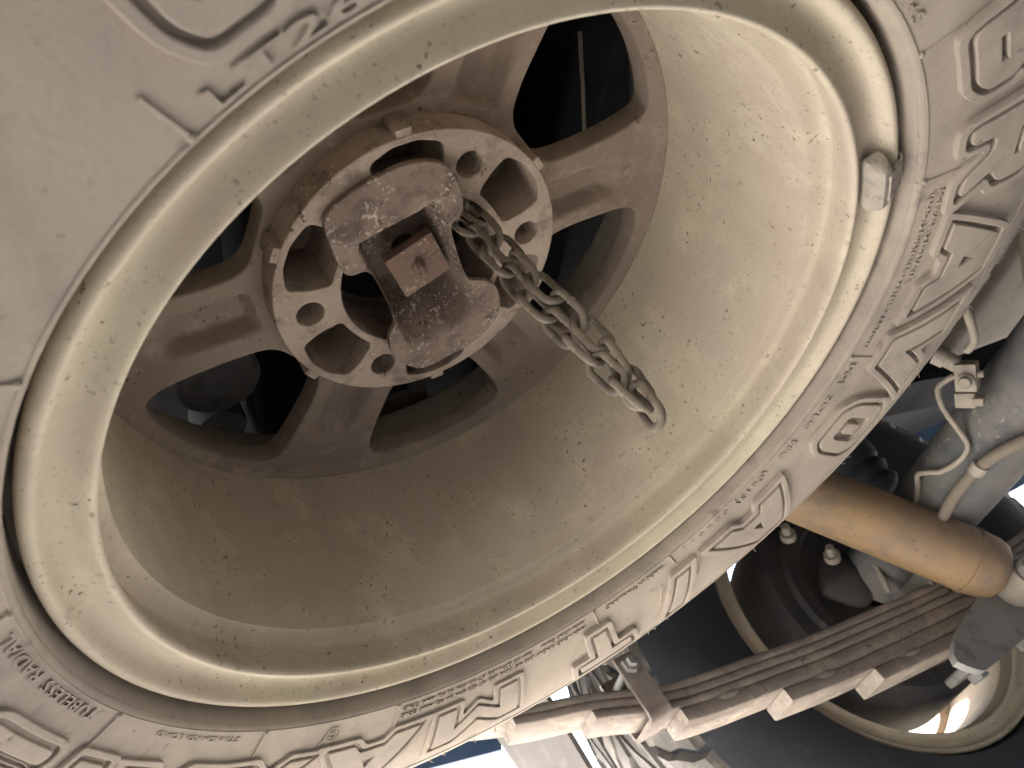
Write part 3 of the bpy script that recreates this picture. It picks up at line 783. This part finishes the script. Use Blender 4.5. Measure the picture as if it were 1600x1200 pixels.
# rebound clip round the upper leaves
cxp = .208; zt = leaf_z(cxp) + .027; zb = leaf_z(cxp) - .0002
clip = bmesh.new()
def strap(pts, w_, t_, bm):
    """flat strap in the YZ plane at x = cxp"""
    n = len(pts); L0 = []
    for i, (y, z) in enumerate(pts):
        a = Vector(pts[max(i - 1, 0)]); c = Vector(pts[min(i + 1, n - 1)]); t = (c - a).normalized(); nn = Vector((-t.y, t.x)) * t_
        L0.append([bm.verts.new((cxp - w_, y, z)), bm.verts.new((cxp + w_, y, z)), bm.verts.new((cxp + w_, y + nn.x, z + nn.y)), bm.verts.new((cxp - w_, y + nn.x, z + nn.y))])
    for A, B in zip(L0, L0[1:]):
        for k in range(4): bm.faces.new((A[k], A[(k + 1) % 4], B[(k + 1) % 4], B[k]))
    bm.faces.new(L0[0]); bm.faces.new(L0[-1])
strap([(.4385, zt + .034), (.4385, zb + .002), (.4395, zb - .0012), (.442, zb - .002), (.484, zb - .002), (.4865, zb - .0012), (.4875, zb + .002), (.4875, zt + .034)][::-1], .0125, .0045, clip)
bmesh.ops.recalc_face_normals(clip, faces=clip.faces)
cl = bm_obj('rebound_clip', clip, M_SPRING, spring, angle=50); cl.matrix_parent_inverse = isp
b_ = tube_bm([(cxp, .420, zt + .022), (cxp, .4265, zt + .022), (cxp, .427, zt + .022), (cxp, .434, zt + .022)], [.0062, .0062, .0098, .0098], 6); bm_obj('bolt', b_, M_GREYMETAL, cl, angle=30)
b_ = tube_bm([(cxp, .430, zt + .022), (cxp, .495, zt + .022)], .0045, 10); bm_obj('bolt_shank', b_, M_GREYMETAL, cl)

pl = tag(empty('spring_clamp', (.66, .47, -.13)), 'grey clamp plate and bolts under the leaf spring at the axle', 'clamp plate')
ipl = Matrix.Translation((-.66, -.47, .13))
def pl_part(name, b, m, angle=40):
    o = bm_obj(name, b, m, pl, angle=angle); o.matrix_parent_inverse = ipl; return o
pb = bmesh.new()
po = chaikin([(.508, -.128), (.530, -.158), (.545, -.160), (.700, -.150), (.720, -.125), (.700, -.085), (.640, -.088)], 2)
pf = [pb.verts.new((x, .412, z)) for x, z in po]; pb.faces.new(pf)
r_ = bmesh.ops.extrude_face_region(pb, geom=pb.faces[:])
for v in [e for e in r_['geom'] if isinstance(e, bmesh.types.BMVert)]: v.co.y += .010
bmesh.ops.recalc_face_normals(pb, faces=pb.faces)
pl_part('shock_mount', pb, M_GREYMETAL)
pl_part('clamp_plate', box_bm(.60, .76, .425, .535, -.1475, -.136, .004, 3), M_GREYMETAL)
pl_part('spring_seat', box_bm(.60, .71, .435, .505, -.060, -.0365, .004, 2), M_AXLE)
for x in (.63, .73):
    pl_part('nut', tube_bm([(x, .515, -.146), (x, .515, -.158)], .0115, 6), M_GREYMETAL, 25)

shock = tag(empty('shock_absorber', (.66, .40, -.118)), 'dusty yellow shock absorber tube sloping down to the spring plate', 'shock absorber')
ish = Matrix.Translation((-.66, -.40, .118))
LOW = Vector((.655, .395, -.105)); DIRS = Vector((-.60, .0, .80)).normalized()
def sh_part(name, b, m, angle=40):
    o = bm_obj(name, b, m, shock, angle=angle); o.matrix_parent_inverse = ish; return o
prof = [(0.012, .0005), (.013, .016), (.0165, .027), (.0215, .033), (.030, .0362), (.045, .0375), (.18, .0380), (.30, .0380), (.302, .030), (.42, .030)]
sh_part('shock_body', tube_bm([LOW + DIRS * s for s, r in prof], [r for s, r in prof], 48), M_SHOCK)
sh_part('weld_seam', tube_bm([LOW + DIRS * s for s in (.0490, .0500, .0530, .0540)], [.0374, .0390, .0390, .0374], 48), M_SHOCK)
b_ = lathe_bm([(.0105, -.020), (.021, -.020), (.023, -.017), (.023, .017), (.021, .020), (.0105, .020)], 32, closed=True, axis='Y'); bmesh.ops.translate(b_, verts=b_.verts, vec=LOW + DIRS * -.006)
sh_part('shock_eye', b_, M_FITTING)
b_ = tube_bm([LOW + Vector((0, -.032, -.005)), LOW + Vector((0, -.022, -.005)), LOW + Vector((0, -.0219, -.005)), LOW + Vector((0, .07, -.005))], [.016, .016, .010, .010], 12); sh_part('shock_pin', b_, M_GREYMETAL, 30)

tank = tag(empty('fuel_tank', (1.2, .1, .24)), 'tan dust-covered fuel tank wall behind the axle', 'fuel tank')
b_ = box_bm(-.36, .40, -.35, .27, -.075, .09, .025, 4); bm_obj('tank_shell', b_, M_HOUSING, tank)
b_ = box_bm(-.362, -.355, -.10, -.06, -.08, .09, .001, 1); bm_obj('tank_strap', b_, M_AXLE, tank)

# bump stop and its bracket
bs = tag(empty('bump_stop', (.655, .43, .09)), 'black ribbed rubber bump stop above the axle end', 'bump stop')
b_ = lathe_bm(smooth_prof([(.002, -.030), (.018, -.029), (.026, -.020), (.022, -.010), (.029, .002), (.024, .012), (.031, .024), (.031, .10)], 3), 32); bm_obj('rubber_stop', b_, M_DARKRUB, bs)
br = tag(empty('frame_bracket', (.62, .44, .16)), 'grey pressed steel bracket below the chassis rail behind the shock', 'bracket')
ibr = Matrix.Translation((-.62, -.44, -.16))
b_ = box_bm(-.15, .045, -.004, .004, -.020, .022, .003, 2)
bmesh.ops.rotate(b_, verts=b_.verts, cent=(0, 0, 0), matrix=Matrix.Rotation(R(40), 3, 'Y')); bmesh.ops.translate(b_, verts=b_.verts, vec=(.655, .452, .10)); o = bm_obj('bracket_web', b_, M_GREYMETAL, br); o.matrix_parent_inverse = ibr
b_ = box_bm(-.15, .045, -.004, .045, -.024, -.0195, .002, 2)
bmesh.ops.rotate(b_, verts=b_.verts, cent=(0, 0, 0), matrix=Matrix.Rotation(R(40), 3, 'Y')); bmesh.ops.translate(b_, verts=b_.verts, vec=(.655, .452, .10)); o = bm_obj('bracket_flange', b_, M_GREYMETAL, br); o.matrix_parent_inverse = ibr

# brake pipe fittings on the axle
jn = tag(empty('brake_junction', (.60, .194, .047)), 'pale dusty brake pipe junction block with bolt on the axle', 'pipe fitting')
ij = Matrix.Translation((-.60, -.194, -.047))
# local frame of the junction facing the camera side of the axle
JO = Vector((.585, .190, .044)); JX = Vector((0, .80, -.60)); JZ = Vector((-.93, -.18, -.30)).normalized(); JX = (JX - JZ * JX.dot(JZ)).normalized(); JY = JZ.cross(JX)
JM = Matrix((JX, JY, JZ)).transposed().to_4x4(); JM.translation = JO
def jn_part(name, b, m, parent=None, angle=35, world=JM):
    bmesh.ops.transform(b, matrix=world, verts=b.verts)
    o = bm_obj(name, b, m, parent or jn, angle=angle)
    if parent is None: o.matrix_parent_inverse = ij
    return o
blk2 = jn_part('junction_block', box_bm(-.0130, .0160, -.0100, .0100, -.010, .009, .0015, 2), M_FITTING)
b_ = lathe_bm([(.0003, .0175), (.0052, .0175), (.0060, .0165), (.0060, .0125), (.0085, .0120), (.0088, .009)], 24, off=(.0045, .0005, 0)); jn_part('bolt', b_, M_FITTING)
b_ = tube_bm([(-.010, -.008, -.002), (-.016, -.018, -.002), (-.0161, -.018, -.002), (-.022, -.028, -.002)], [.0085, .0085, .0105, .0105], 20); jn_part('hose_end', b_, M_FITTING)
b_ = tube_bm([(-.0005, .009, 0), (-.0005, .015, 0)], [.0045, .0035], 12); jn_part('pipe_nut', b_, M_FITTING)
b_ = box_bm(.020, .036, -.013, .006, -.012, .001, .0015); jn_part('mounting_tab', b_, M_FITTING)
b_ = box_bm(.024, .032, .004, .014, -.012, .006, .0012); jn_part('mounting_tab', b_, M_FITTING)
def pipe(name, pts, r, m, label, cat, steps=8):
    o = bm_obj(name, tube_bm(spline(pts, steps), r, 12), m); return tag(o, label, cat)
pipe('brake_pipe', [(.598, .208, .058), (.592, .225, .062), (.590, .236, .052), (.594, .246, .040), (.600, .256, .022), (.603, .266, .006), (.603, .285, .003), (.603, .312, .010), (.602, .324, .020), (.604, .338, .028), (.607, .352, .022), (.609, .37, .014), (.611, .40, .008)], .0032, M_FITTING, 'thin grey brake pipe zigzagging along the axle tube', 'brake pipe')
pipe('brake_hose', [(.520, .075, .12), (.535, .092, .098), (.552, .115, .073), (.566, .137, .058), (.576, .152, .054), (.580, .166, .056)], .0042, M_FITTING, 'pale bent brake hose coming down from above to the junction', 'brake hose')
cable = pipe('parking_cable', [(.640, .14, -.066), (.622, .200, -.040), (.605, .235, -.026), (.601, .272, -.017), (.600, .315, -.016), (.603, .356, -.020), (.612, .40, -.026), (.63, .45, -.035)], .0066, M_HOUSING, 'tan sheathed parking brake cable clipped to the axle', 'cable')
b_ = lathe_bm([(.0062, -.006), (.0086, -.006), (.0086, .006), (.0062, .006)], 20, closed=True, axis='Y'); bmesh.ops.translate(b_, verts=b_.verts, vec=(.6005, .277, -.0165)); bm_obj('cable_clip', b_, M_FITTING, cable)

# mud flap behind the rear wheel
fb = bmesh.new()
fo = [(.60, .30), (.86, .30), (.80, .06), (.66, -.02), (.60, -.03)]
fv = [fb.verts.new((.185, y, z)) for y, z in fo]; fb.faces.new(fv)
r_ = bmesh.ops.extrude_face_region(fb, geom=fb.faces[:])
for v in [e for e in r_['geom'] if isinstance(e, bmesh.types.BMVert)]: v.co.x += .006
bmesh.ops.recalc_face_normals(fb, faces=fb.faces)
fl = bm_obj('mud_flap', fb, M_FLAP, smooth=False); tag(fl, 'grey mud flap hanging behind the rear wheel', 'mud flap')
